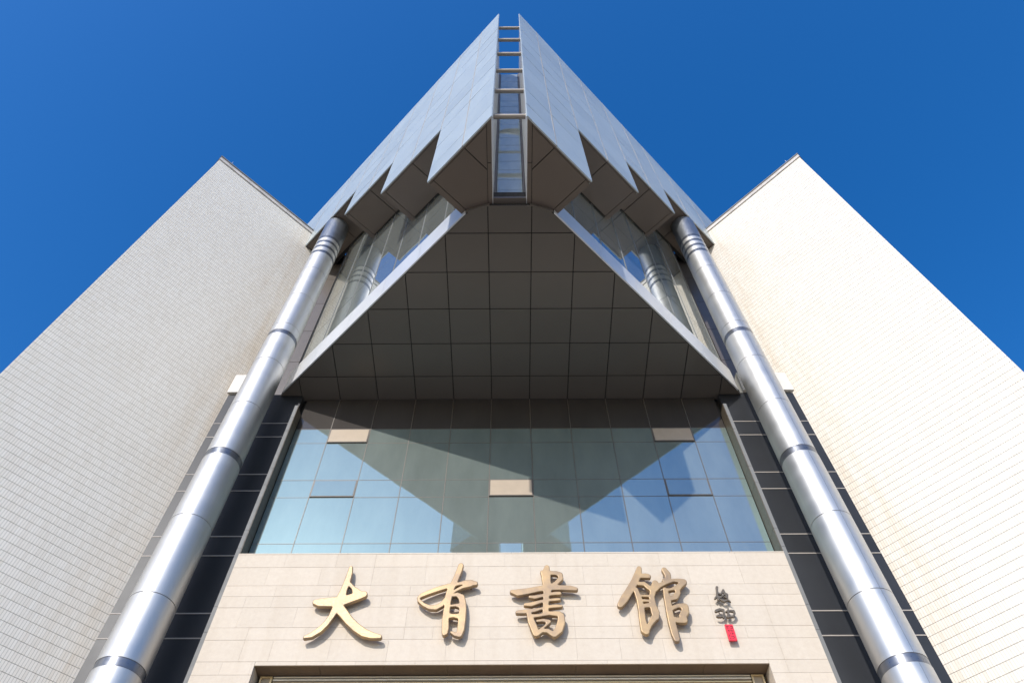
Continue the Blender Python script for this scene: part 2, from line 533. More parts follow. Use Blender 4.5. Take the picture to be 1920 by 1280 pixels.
# ---------------------------------------------------------------- stone wall with the recess
YS = 13.45
SW = thing('stone_wall', 'cream stone slab wall carrying the bronze letters above the entrance recess', 'wall', (0, YS, 0))
OX, OZ = 5.2, 9.25               # recess half width and head height
part('wall_core', *bx(-6.40, -OX - 0.02, YS + 0.012, 13.99, -ZO, 12.10), MT['stonejoint'], SW)
part('wall_core', *bx(OX + 0.02, 6.40, YS + 0.012, 13.99, -ZO, 12.10), MT['stonejoint'], SW)
part('wall_core', *bx(-OX - 0.0199, OX + 0.0199, YS + 0.012, 13.98, OZ + 0.02, 12.099), MT['stonejoint'], SW)
SZ = [12.14, 11.76, 11.24, 10.95, 10.65, 10.14, 9.84, 9.335, 9.04, 8.74, 8.24, 7.94, 7.44, 7.14, 6.64]
rnd = random.Random(5)
G = 0.003
for k in range(len(SZ) - 1):
    z1, z0 = SZ[k] - G, SZ[k + 1] + G
    xs = [-6.41]
    x = -6.41 + rnd.choice([0.55, 0.85, 1.15, 1.25])
    while x < 6.1:
        xs.append(x)
        x += rnd.choice([1.2, 1.2, 1.2, 0.6, 0.9])
    xs.append(6.41)
    for a, b in zip(xs[:-1], xs[1:]):
        pieces = [(a, b, z0, z1)]
        if z0 < OZ:
            pieces = []
            if a < -OX: pieces.append((a, min(b, -OX), z0, z1))
            if b > OX: pieces.append((max(a, OX), b, z0, z1))
            if z1 > OZ + 0.05 and b > -OX and a < OX:
                pieces.append((max(a, -OX + 0.004), min(b, OX - 0.004), OZ, z1))
        for (p, q, r0, r1) in pieces:
            if q - p < 0.03: continue
            dy = rnd.uniform(-0.0015, 0.0015)
            part('stone_slab', *bx(p + 0.0014, q - 0.0014, YS + dy, YS + 0.03, r0, r1), MT['stone'], SW)
for k in range(10):                     # top ledge
    part('capping_stone', *bx(-6.41 + 1.282 * k + G, -6.41 + 1.282 * (k + 1) - G, YS - 0.004, 13.98, 12.142, 12.175), MT['stone'], SW)
for k in range(8):                      # lining of the recess head
    w = 2 * OX / 8
    part('lining_slab', *bx(-OX + w * k + 0.004, -OX + w * (k + 1) - 0.004, YS + 0.031, 13.98, OZ, OZ + 0.018), MT['brown'], SW)
for s in (-1, 1):
    zz = [OZ - 0.004, 8.4, 7.5, 6.6]
    for a, b in zip(zz[:-1], zz[1:]):
        x0, x1 = sorted((s * OX, s * (OX + 0.018)))
        part('lining_slab', *bx(x0, x1, YS + 0.031, 13.98, b + 0.004, a), MT['stone'], SW)
    # upright metal fin framing glass and stone
    zf = [18.15, 17.55, 16.93, 15.32, 14.67, 13.05, 12.46, 10.79, 10.14, 8.5, 7.9, 6.2, 4, 2, 0, -1.6]
    for a, b in zip(zf[:-1], zf[1:]):
        x0, x1 = sorted((s * 6.472, s * 6.565))
        part('edge_fin', *bx(x0, x1, YS + 0.14, 13.99, b + 0.004, a - 0.004), MT['fin'], SW)
        if a > 12.3:
            x0, x1 = sorted((s * 6.455, s * 6.471))
            part('fin_lining', *bx(x0, x1, YS + 0.15, 13.99, max(b, 12.18) + 0.004, a - 0.004), MT['fin_lining'], SW)

# entrance screen in the recess
ES = thing('entrance_screen', 'gilded metal entrance screen with fine horizontal bars under the stone wall', 'entrance screen', (0, 13.86, 0))
for k in range(14):
    z = OZ - 0.034 - k * 0.066
    part('gilded_bar', *bx(-4.86, 4.86, 13.80 - 0.012 * (k % 2), 13.86, z - 0.015, z + 0.015), MT['gold_glint'] if k < 2 else MT['gold'], ES)
part('back_panel', *bx(-5.19, 5.19, 13.90, 13.97, 4.0, OZ - 0.01), MT['core'], ES)
for s in (-1, 1):
    xa, xb = sorted((s * 4.88, s * 5.13))
    v, f = join(bx(xa, xb, 13.79, 13.83, OZ - 0.052, OZ - 0.018), bx(xa, xb, 13.79, 13.83, OZ - 0.342, OZ - 0.308),
                bx(xa, xa + 0.035, 13.79, 13.83, OZ - 0.307, OZ - 0.053), bx(xb - 0.035, xb, 13.79, 13.83, OZ - 0.307, OZ - 0.053))
    C_ = part('corner_frame', v, f, MT['gold'], ES)
    part('corner_panel', *bx(xa + 0.04, xb - 0.04, 13.81, 13.87, OZ - 0.30, OZ - 0.06), MT['blind'], ES)
    part('upright', *bx(xa + 0.02, xb - 0.02, 13.81, 13.87, 4.0, OZ - 0.35), MT['gold'], ES)

# ---------------------------------------------------------------- dark panel walls beside the glass
YD = 13.88
DZ = [19.1, 17.64, 17.0, 15.39, 14.74, 13.12, 12.50, 10.84, 10.2, 8.55, 7.9, 6.25, 5.6, 3.9, 1.6, -1.6]
for s in (-1, 1):
    lab = ('dark glossy panel strip left of the glass, mostly in deep shade' if s < 0 else
           'dark glossy panel strip right of the glass, sunlit with pale joints')
    T = thing('dark_panel_wall', lab, 'wall', (s * 7.7, YD, 0), 'dark panel strips beside the curtain wall')
    xa, xb = 6.57, KW - YD - 0.012
    lo, hi = sorted((s * xa, s * xb))
    part('wall_core', *bx(lo, hi, YD + 0.03, YD + 0.25, -ZO, 19.14), MT['core'], T)
    for a, b in zip(DZ[:-1], DZ[1:]):
        part('dark_panel', *bx(lo, hi, YD, YD + 0.028, b + 0.016, a - 0.016), MT['granite'], T)
    for z in DZ[1:-1]:
        part('joint_strip', *bx(lo, hi, YD - 0.008, YD + 0.028, z - 0.014, z + 0.014), MT['strip'], T)
    lo2, hi2 = sorted((s * (7.4 if s > 0 else 7.75), s * (xb + 0.05)))
    part('parapet', *bx(lo2, hi2, YD - 0.08, YD + 0.2, 19.15, 20.1), MT['parapet'], T)

# ---------------------------------------------------------------- glazed gallery under the projecting block
ZS = 19.0
GL = thing('glazed_gallery', 'triangular glazed gallery with brown panelled underside below the metal block', 'gallery', (0, 10.5, ZS + ZO))
tip = [(-0.55, 7.5), (0.55, 7.5), (1.2, 7.7), (7.42, 13.92), (6.6, 13.92), (6.6, 14.06), (-6.6, 14.06), (-6.6, 13.92), (-7.42, 13.92), (-1.2, 7.7)]
inset = [(-0.5, 7.53), (0.5, 7.53), (1.17, 7.74), (7.3, 13.90), (-7.3, 13.90), (-1.17, 7.74)]
v, f = prism([(x, y, ZS + 0.022) for x, y in inset], (0, 0, 1.0))
part('floor_core', v, f, MT['core'], GL)
gx = [-7.8 + 1.2 * k for k in range(14)]
gy = [14.06, 13.13, 11.93, 10.73, 9.53, 8.33, 7.4]
conv = [(-0.55, 7.5), (0.55, 7.5), (1.2, 7.7), (7.42, 13.92), (7.42, 14.06), (-7.42, 14.06), (-7.42, 13.92), (-1.2, 7.7)]
g_ = 0.014
for i in range(len(gx) - 1):
    for j in range(len(gy) - 1):
        c = conv
        for cl in ((-1, 0, -(gx[i] + g_)), (1, 0, gx[i + 1] - g_), (0, 1, gy[j] - g_ if j else 13.86 if abs(gx[i] + 0.6) > 6.2 else gy[j]), (0, -1, -(gy[j + 1] + g_)),
                   (1, -1, -6.5 - 0.085), (-1, -1, -6.5 - 0.085), (0, -1, -7.53)):
            c = clip(c, *cl)
            if len(c) < 3: break
        if len(c) < 3 or area(c) < 0.004: continue
        dz = random.uniform(-0.002, 0.002)
        v, f = prism([(x, y, ZS + dz) for x, y in c], (0, 0, 0.02))
        part('ceiling_panel', v, f, MT['soffit'], GL)

def FP(s, x, k, z):
    """point on the 45 degree plane y - |x| = k"""
    return Vector((s * x, x + k, z))

Z20 = 20.1
inner = [(-1.0, 7.78), (1.0, 7.78), (7.22, 14.0), (7.22, 16.5), (-7.22, 16.5), (-7.22, 14.0)]
v, f = prism([(x, y, Z20 - 0.05) for x, y in inner], (0, 0, 35.9 - Z20))
part('gallery_core', v, f, MT['core'], GL)
for s in (-1, 1):
    n = Vector((s, -1, 0)) / S2
    xs = [1.22, 2.6, 3.75, 4.9, 6.05, 7.19]
    for a, b in zip(xs[:-1], xs[1:]):
        q = [FP(s, a + 0.004, 6.5, ZS - 0.012), FP(s, b - 0.004, 6.5, ZS - 0.012), FP(s, b - 0.004, 6.5, Z20), FP(s, a + 0.004, 6.5, Z20)]
        part('fascia_panel', *prism(q, -n * 0.04), MT['fascia'], GL)
    q = [(s * 0.55, 7.5, ZS - 0.005), (s * 1.19, 7.69, ZS - 0.005), (s * 1.19, 7.69, ZS + 0.14), (s * 0.55, 7.5, ZS + 0.14)]
    part('tip_trim', *prism(q, (0, 0.03, 0)), MT['soffit'], GL)
    q = [FP(s, 1.2, 6.53, Z20 - 0.04), FP(s, 7.19, 6.53, Z20 - 0.04), FP(s, 7.12, 6.76, Z20 - 0.04), FP(s, 1.1, 6.76, Z20 - 0.04)]
    part('sill', *prism(q, (0, 0, 0.03)), MT['fascia'], GL)
    # glass between sill and the stepped underside
    gxs = [1.1 + 0.845 * k for k in range(8)]
    gzs = [20.1, 22.25, 24.4, 26.55, 28.7, 30.6]
    rnd = random.Random(21 + s)
    for a, b in zip(gxs[:-1], gxs[1:]):
        for c, d_ in zip(gzs[:-1], gzs[1:]):
            q = [FP(s, a + 0.008, 6.7, c + 0.01), FP(s, b - 0.008, 6.7, c + 0.01), FP(s, b - 0.008, 6.7, d_ - 0.01), FP(s, a + 0.008, 6.7, d_ - 0.01)]
            off = [n * rnd.uniform(-0.0012, 0.0012) for _ in range(4)]
            q = [p + off[0] for p in q]
            part('glass_pane', *prism(q, -n * 0.025), MT['glass2'], GL)
    for a in gxs:
        q = [FP(s, a - 0.0065, 6.7, Z20), FP(s, a + 0.0065, 6.7, Z20), FP(s, a + 0.0065, 6.7, 30.6), FP(s, a - 0.0065, 6.7, 30.6)]
        q = [p + n * 0.014 for p in q]
        part('mullion', *prism(q, -n * 0.05), MT['fin'], GL)
    # closing wall from the last mullion to the tiled wing
    zz = [20.12, 22.25, 24.4, 26.55, 28.7, 30.55]
    for a, b in zip(zz[:-1], zz[1:]):
        lo, hi = sorted((s * 7.06, s * 8.08))
        part('closing_panel', *bx(lo, hi, 14.72, 14.78, a + 0.01, b - 0.01), MT['soffit'], GL)

# ---------------------------------------------------------------- projecting metal block
PB = thing('projecting_block', 'pointed silver metal block with stepped underside projecting over the entrance', 'building part', (0, 9.0, 19.3 + ZO))
KF = 4.69
ST = [0.45, 2.23, 4.41, 6.52, 9.08]
SZS = [19.15, 24.1, 27.4, 30.1]
WJ = [0.45, 1.24, 2.23, 3.29, 4.41, 5.45, 6.52, 7.75, 9.08, 10.6]
HJ = [19.15, 20.37, 22.1, 23.76, 25.42, 27.08, 28.74, 30.4, 32.06, 33.72, 35.2, 36.0]
QG = (6.7 - KF) / S2                  # depth from facet to glass
def WQ(s, w, q, z):
    return Vector((s * (w - q / S2), w + KF + q / S2, z))
rnd = random.Random(9)
for s in (-1, 1):
    n = Vector((s, -1, 0)) / S2
    for i in range(4):
        a, b, zb = ST[i], ST[i + 1], SZS[i]
        be = 10.6 if i == 3 else b
        # solid body of this step (plan polygon, set back behind panels)
        def plan(wa, wb, qa, qb):
            P = [WQ(s, wa, qa, 0), WQ(s, wb, qa, 0), WQ(s, wb, qb, 0), WQ(s, wa, qb, 0)]
            return [(p.x, p.y) for p in P]
        body = plan(a, b - 0.03, 0.045, QG + 0.1)
        if i == 0:
            body = [(s * 0.45, 5.21), *plan(a, b - 0.03, 0.045, QG)[1:3], (s * 1.2, 7.95), (s * 0.47, 7.62)]
            body = clip(body, -s, 0, -0.47)
        v, f = prism([(x, y, zb + 0.028) for x, y in body], (0, 0, 35.95 - zb - 0.028))
        part('block_core', v, f, MT['core'], PB)
        if i == 3:
            v, f = prism([(x, y, 32.0) for x, y in plan(b - 0.029, be, 0.045, 0.6)], (0, 0, 3.94))
            part('block_core', v, f, MT['core'], PB)
        # underside panels and trims
        reg = plan(a, b, 0.0, QG)
        wj = WJ[2 * i + 1]
        def wcl(poly, w, keep_less):
            # inward line through facet point w : |x| + y = 2w + KF
            if keep_less:
                return clip(poly, s, 1, 2 * w + KF)
            return clip(poly, -s, -1, -(2 * w + KF))
        def qcl(poly, q, keep_more):
            # y - |x| = KF + q*sqrt2
            if keep_more:
                return clip(poly, s, -1, -(KF + q * S2))
            return clip(poly, -s, 1, KF + q * S2)
        if i == 0:
            reg = [(s * 0.0, KF), *plan(a, b, 0, QG)[1:3], (s * 1.17, 7.86), (s * 0.47, 7.58), (s * 0.0, 7.58)]
            reg = clip(reg, -s, 0, -0.455)
            reg = [p for p in reg]
        inner_ = clip(reg, -s, 0, -0.60) if i == 0 else reg
        inner_ = qcl(inner_, 0.10, True)
        inner_ = qcl(inner_, QG - 0.05, False) if i else inner_
        pa = wcl(inner_, wj - 0.010, True)
        pb = wcl(wcl(inner_, wj + 0.010, False), b - 0.13, True)
        if i == 3:
            wj2 = WJ[8] - 0.62
            pb = wcl(wcl(inner_, wj + 0.010, False), wj2 - 0.01, True)
            pc = wcl(wcl(inner_, wj2 + 0.010, False), b - 0.02, True)
            plist = [pa, pb, pc]
        else:
            plist = [pa, pb]
        for pp in plist:
            if len(pp) > 2 and area(pp) > 0.01:
                v, f = prism([(x, y, zb) for x, y in pp], (0, 0, 0.026))
                part('soffit_panel', v, f, MT['soffit2'], PB)
        trims = []
        t0 = qcl(qcl(reg, 0.012, True), 0.085, False)
        if i == 0: t0 = clip(t0, -s, 0, -0.60)
        trims.append(t0)
        if i < 3:
            trims.append(wcl(qcl(reg, 0.10, True), b - 0.115, False))
        if i == 0:
            tz = clip(clip(reg, s, 0, 0.585), -s, 0, -0.47)
            tz = clip(tz, 0, 1, 6.38); trims.append(tz)
            tz = clip(clip(reg, s, 0, 0.585), -s, 0, -0.47)
            tz = clip(tz, 0, -1, -6.40); trims.append(tz)
        for tt in trims:
            if len(tt) > 2 and area(tt) > 0.003:
                v, f = prism([(x, y, zb + 0.006) for x, y in tt], (0, 0, 0.021))
                part('soffit_trim', v, f, MT['soffit2'], PB)
        # step return facing back, closes the tooth
        P0, P1 = WQ(s, b - 0.001, 0.05, 0), WQ(s, b - 0.001, QG - 0.02, 0)
        if i < 3:
            q = [Vector((P0.x, P0.y, zb + 0.03)), Vector((P1.x, P1.y, zb + 0.03)), Vector((P1.x, P1.y, SZS[i + 1])), Vector((P0.x, P0.y, SZS[i + 1]))]
            back = Vector((s, 1, 0)) / S2
            part('return_panel', *prism(q, -back * 0.02), MT['clad'], PB)
        # cladding panels of this step
        for ci in range(2 * i, 2 * i + 2 if i < 3 else 2 * i + 3):
            wa, wb = WJ[ci], WJ[ci + 1]
            hz = [zb - 0.012] + [h for h in HJ if h > zb + 0.3]
            for h0, h1 in zip(hz[:-1], hz[1:]):
                if ci == 8 and h0 < 32.0: continue
                q = [WQ(s, wa + 0.009, 0, h0 + 0.011), WQ(s, wb - 0.009, 0, h0 + 0.011), WQ(s, wb - 0.009, 0, h1 - 0.011), WQ(s, wa + 0.009, 0, h1 - 0.011)]
                ta, tb = rnd.uniform(-0.003, 0.003), rnd.uniform(-0.003, 0.003)
                off = (-ta - tb, ta - tb, ta + tb, -ta + tb)
                q = [p + n * o for p, o in zip(q, off)]
                part('cladding_panel', *prism(q, -n * 0.04), MT['clad'], PB)
    # slim cover strips over the upright joints
    for k, w in enumerate(WJ[1:-1]):
        zb = SZS[min(3, (k + 1) // 2)]
        if (k + 1) % 2 == 0 and k + 1 < 8: zb = SZS[(k + 1) // 2] + 0.05
        if k == 7: zb = 32.05
        q = [WQ(s, w - 0.0085, 0, zb), WQ(s, w + 0.0085, 0, zb), WQ(s, w + 0.0085, 0, 35.98), WQ(s, w - 0.0085, 0, 35.98)]
        q = [p + n * 0.006 for p in q]
        part('joint_strip', *prism(q, -n * 0.045), MT['strip'], PB)
    # side of the slot
    zz = HJ
    for a, b in zip(zz[:-1], zz[1:]):
        lo, hi = sorted((s * 0.452, s * 0.469))
        part('slot_lining', *bx(lo, hi, 5.19, 7.60, a + 0.004, b - 0.004), MT['fascia'], PB)
# glass at the back of the slot
for a, b in zip(HJ[:-1], HJ[1:]):
    if b > 35.3: continue
    m_ = (a + b) / 2
    for (z0, z1) in ((a, m_), (m_, b)):
        part('slot_glass', *bx(-0.37, 0.37, 7.60, 7.63, z0 + 0.012, z1 - 0.012), MT['glass3'], PB)
for s in (-1, 1):
    lo, hi = sorted((s * 0.385, s * 0.45))
    part('slot_frame', *bx(lo, hi, 7.57, 7.64, 19.16, 35.2), MT['mullion'], PB)
part('slot_frame', *bx(-0.449, 0.449, 7.36, 7.569, 19.155, 19.22), MT['soffit'], PB)
part('slot_core', *bx(-0.46, 0.46, 7.645, 7.78, 19.16, 35.2), MT['core'], PB)
# cross bars between the two noses
for z in (21.1, 24.05, 26.95, 29.85, 32.75, 35.6):
    v, f = tube((-0.448, 5.7, z), (0.448, 5.7, z), 0.075, 24)
    part('crossbar', v, f, MT['crossbar'], PB)

# ---------------------------------------------------------------- columns
CR = 0.487
SEG = [-1.6, 0.4, 2.55, 'b', 2.75, 4.4, 6.45, 8.57, 'b', 8.75, 10.25, 12.46, 14.61, 'b', 14.82, 16.81, 19.06, 20.53, 'b', 20.73, 21.15, 23.22, 25.27,
       26.62, 'b', 26.80, 27.10, 'b', 27.27, 27.56, 'b', 27.73, 28.00, 'b', 28.16, 30.05]
def arc_shell(cx, cy, r, a0, a1, z0, z1, n=28, t=0.02):
    V, Fc = [], []
    an = [a0 + (a1 - a0) * k / n for k in range(n + 1)]
    for a in an:                                     # outer skin
        V.append((cx + r * math.cos(a), cy + r * math.sin(a), z0)); V.append((cx + r * math.cos(a), cy + r * math.sin(a), z1))
    for k in range(n):
        Fc.append((2 * k, 2 * k + 2, 2 * k + 3, 2 * k + 1))
    return V, Fc
def caps(cx, cy, r, a0, a1, z0, z1, n=28, t=0.03):
    V, Fc = [], []
    an = [a0 + (a1 - a0) * k / n for k in range(n + 1)]
    for z in (z0, z1):
        b = len(V)
        for a in an:
            V.append((cx + r * math.cos(a), cy + r * math.sin(a), z)); V.append((cx + (r - t) * math.cos(a), cy + (r - t) * math.sin(a), z))
        for k in range(n):
            q = (b + 2 * k, b + 2 * k + 2, b + 2 * k + 3, b + 2 * k + 1)
            Fc.append(tuple(reversed(q)) if z == z0 else q)
    return V, Fc
for s in (-1, 1):
    lab = ('tall brushed steel column standing left of the glass, its inner side in dark shade' if s < 0 else
           'tall brushed steel column standing right of the glass, sunlit on its front')
    cx, cy = s * 7.53, 12.9
    T = thing('metal_column', lab, 'column', (cx, cy, 0), 'steel columns either side of the glass front')
    to_cam = math.atan2(-cy, -cx)
    seam = to_cam + s * math.radians(38) if s > 0 else to_cam - math.radians(38)
    zs_, band_next, segs = None, False, []
    for e in SEG:
        if e == 'b': band_next = True; continue
        if zs_ is not None: segs.append((zs_, e, band_next)); band_next = False
        zs_ = e
    v, f = tube((cx, cy, -ZO), (cx, cy, 30.0), CR - 0.012, 40)
    part('column_core', v, f, MT['mullion'], T)
    for z0, z1, band in segs:
        if band:
            v1, f1 = arc_shell(cx, cy, CR - 0.006, 0, 2 * math.pi, z0 + 0.002, z1 - 0.002, 64)
            part('band', v1, f1, MT['band'], T, True)
            continue
        skin = MT['steel'] if z0 < 28.1 else MT['top_drum']  # drum above the top bands gets a darker steel tone
        for h in (0, 1):
            a0 = seam + h * math.pi + 0.006; a1 = seam + (h + 1) * math.pi - 0.006
            v1, f1 = arc_shell(cx, cy, CR, a0, a1, z0 + 0.009, z1 - 0.009, 32)
            v2, f2 = caps(cx, cy, CR, a0, a1, z0 + 0.009, z1 - 0.009, 32)
            v, f = join((v1, f1), (v2, f2))
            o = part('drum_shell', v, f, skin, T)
            k = len(f1)
            o.data.polygons.foreach_set('use_smooth', [True] * k + [False] * (len(f) - k))

# ---------------------------------------------------------------- letters
LET = {"da":{"c":[-3.502,12.284],"s":[[[-0.753,-0.035,0.052],[-0.644,-0.045,0.086],[-0.385,-0.033,0.098],[-0.145,-0.003,0.095],[0.055,0.086,0.09],[0.2,0.142,0.081],[0.274,0.164,0.068]],[[-0.148,0.91,0.039],[-0.143,0.748,0.058],[-0.159,0.49,0.069],[-0.194,0.258,0.072],[-0.204,0.106,0.093],[-0.234,-0.098,0.107]],[[-0.087,0.441,0.038],[0.011,0.334,0.038],[0.082,0.237,0.072],[0.165,0.161,0.078]],[[-0.242,-0.135,0.095],[-0.282,-0.244,0.076],[-0.331,-0.415,0.06],[-0.407,-0.591,0.06],[-0.509,-0.738,0.062],[-0.645,-0.86,0.053],[-0.78,-0.91,0.029]],[[-0.239,-0.154,0.101],[-0.084,-0.327,0.088],[0.071,-0.514,0.081],[0.25,-0.681,0.08],[0.434,-0.811,0.077],[0.607,-0.877,0.062],[0.78,-0.906,0.038]]]},"you":{"c":[-1.409,12.333],"s":[[[0.259,0.905,0.058],[0.231,0.756,0.061],[0.168,0.526,0.063],[0.105,0.331,0.066],[0.049,0.177,0.065],[-0.008,-0.002,0.037],[-0.097,-0.16,0.049],[-0.213,-0.236,0.052],[-0.35,-0.235,0.043],[-0.495,-0.157,0.034],[-0.597,-0.055,0.034],[-0.617,0.02,0.028],[-0.549,0.085,0.043],[-0.416,0.157,0.047],[-0.191,0.259,0.052],[0.023,0.335,0.05],[0.239,0.388,0.035],[0.364,0.423,0.047],[0.506,0.422,0.063],[0.617,0.396,0.044]],[[0.088,0.11,0.025],[0.187,0.211,0.031],[0.323,0.3,0.034],[0.508,0.377,0.054]],[[0.068,0.12,0.053],[0.037,-0.105,0.058],[0.022,-0.324,0.067],[0.011,-0.557,0.069],[0.025,-0.749,0.071],[0.022,-0.852,0.062],[0.004,-0.903,0.032]],[[0.148,0.082,0.034],[0.225,0.1,0.043],[0.322,0.024,0.065],[0.353,-0.106,0.068],[0.366,-0.29,0.073],[0.361,-0.559,0.075],[0.35,-0.785,0.071],[0.327,-0.905,0.059],[0.239,-0.904,0.038],[0.151,-0.853,0.021]],[[0.112,-0.197,0.024],[0.21,-0.18,0.028],[0.326,-0.198,0.058]],[[0.061,-0.45,0.054],[0.182,-0.451,0.036],[0.341,-0.47,0.06]]]},"shu":{"c":[0.716,12.294],"s":[[[0.092,0.876,0.055],[0.063,0.694,0.099],[0.066,0.495,0.089],[0.086,0.3,0.091],[0.044,0.072,0.059],[0.029,-0.114,0.058],[0.012,-0.333,0.061]],[[0.137,0.723,0.045],[0.296,0.717,0.045],[0.382,0.672,0.054],[0.391,0.568,0.051],[0.298,0.455,0.044],[0.166,0.339,0.05]],[[-0.033,0.759,0.029],[0.022,0.654,0.061]],[[-0.71,0.213,0.037],[-0.573,0.185,0.072],[-0.354,0.222,0.065],[-0.118,0.279,0.059],[0.118,0.32,0.063],[0.368,0.314,0.053],[0.586,0.302,0.053],[0.71,0.274,0.038]],[[-0.314,0.07,0.028],[-0.203,0.059,0.04],[-0.0,0.11,0.031]],[[0.094,0.132,0.031],[0.25,0.158,0.037],[0.343,0.158,0.037]],[[-0.42,-0.134,0.031],[-0.285,-0.127,0.046],[-0.084,-0.058,0.034],[0.04,-0.025,0.028],[0.241,-0.007,0.031],[0.334,-0.0,0.025]],[[-0.594,-0.326,0.033],[-0.442,-0.316,0.042],[-0.214,-0.281,0.036],[-0.06,-0.234,0.024],[0.094,-0.191,0.034],[0.247,-0.174,0.037],[0.362,-0.18,0.024]],[[-0.338,-0.385,0.051],[-0.297,-0.562,0.069],[-0.249,-0.702,0.071],[-0.209,-0.848,0.065]],[[-0.316,-0.429,0.042],[-0.143,-0.418,0.03],[0.086,-0.36,0.039],[0.297,-0.374,0.054]],[[0.339,-0.424,0.066],[0.333,-0.583,0.078],[0.275,-0.757,0.077],[0.172,-0.876,0.059]],[[-0.187,-0.848,0.059],[-0.082,-0.789,0.035],[0.037,-0.79,0.041],[0.15,-0.876,0.05]],[[-0.174,-0.549,0.024],[-0.042,-0.532,0.03],[0.076,-0.568,0.039],[-0.01,-0.677,0.021],[-0.125,-0.772,0.024]]]},"guan":{"c":[3.091,12.216],"s":[[[-0.19,0.918,0.051],[-0.239,0.758,0.074],[-0.356,0.528,0.073],[-0.507,0.283,0.076],[-0.651,0.064,0.078],[-0.747,-0.072,0.058]],[[-0.196,0.705,0.047],[-0.078,0.71,0.054],[-0.012,0.697,0.047]],[[-0.279,0.49,0.037],[-0.145,0.489,0.043],[-0.062,0.386,0.05],[0.01,0.321,0.046]],[[0.107,0.505,0.063],[0.026,0.321,0.063],[-0.035,0.12,0.052],[-0.042,-0.095,0.068],[-0.023,-0.269,0.083],[-0.026,-0.382,0.064]],[[0.04,0.3,0.049],[0.178,0.432,0.046],[0.344,0.524,0.043],[0.521,0.581,0.033],[0.653,0.568,0.047],[0.747,0.538,0.06]],[[-0.353,0.323,0.05],[-0.315,0.082,0.059],[-0.309,-0.171,0.064],[-0.324,-0.456,0.063],[-0.314,-0.695,0.078],[-0.29,-0.741,0.062]],[[-0.278,-0.714,0.053],[-0.184,-0.568,0.044],[-0.08,-0.42,0.063]],[[-0.278,0.162,0.023],[-0.099,0.157,0.026]],[[-0.265,0.033,0.023],[-0.104,0.026,0.026]],[[-0.254,-0.104,0.039],[-0.072,-0.076,0.049]],[[0.372,0.872,0.058],[0.419,0.754,0.068],[0.414,0.617,0.057],[0.296,0.582,0.027]],[[0.744,0.522,0.057],[0.634,0.43,0.056],[0.558,0.338,0.056],[0.558,0.237,0.049],[0.484,0.122,0.052],[0.345,0.079,0.042]],[[0.291,0.34,0.04],[0.297,0.158,0.065],[0.292,-0.078,0.068],[0.282,-0.308,0.067],[0.284,-0.552,0.072],[0.297,-0.789,0.072],[0.308,-0.918,0.059]],[[0.34,0.319,0.033],[0.424,0.329,0.026],[0.549,0.379,0.046]],[[0.33,-0.175,0.042],[0.507,-0.094,0.039],[0.637,-0.128,0.071],[0.62,-0.253,0.074],[0.541,-0.366,0.07],[0.554,-0.46,0.067],[0.418,-0.469,0.054],[0.329,-0.44,0.048]]]},"qi":{"c":[4.6,12.443],"s":[[[-0.048,0.194,0.034],[-0.072,0.072,0.023],[-0.101,-0.038,0.023],[-0.161,-0.099,0.018]],[[-0.079,0.032,0.021],[-0.003,0.016,0.018],[0.073,0.118,0.028]],[[0.087,0.094,0.018],[0.08,0.016,0.018],[-0.007,-0.054,0.018],[-0.097,-0.108,0.023]],[[0.121,0.0,0.036],[0.11,-0.093,0.023],[0.056,-0.054,0.013]],[[-0.039,-0.131,0.02],[0.015,-0.17,0.025],[0.105,-0.139,0.015],[0.161,-0.194,0.008]],[[-0.09,-0.131,0.023],[-0.078,-0.03,0.015]],[[0.067,0.095,0.028],[0.119,-0.031,0.018]]]},"gong":{"c":[4.572,11.966],"s":[[[-0.19,0.051,0.03],[-0.098,0.092,0.028],[-0.022,0.073,0.025],[-0.029,-0.024,0.022],[-0.067,-0.113,0.022]],[[-0.201,-0.085,0.015],[-0.119,-0.098,0.017],[-0.034,-0.054,0.02]],[[0.085,0.113,0.013],[0.065,0.005,0.022],[0.032,-0.098,0.027]],[[0.025,0.035,0.018],[0.106,0.057,0.02],[0.191,0.049,0.025],[0.201,-0.011,0.02],[0.145,-0.084,0.02],[0.066,-0.099,0.017]]]}}

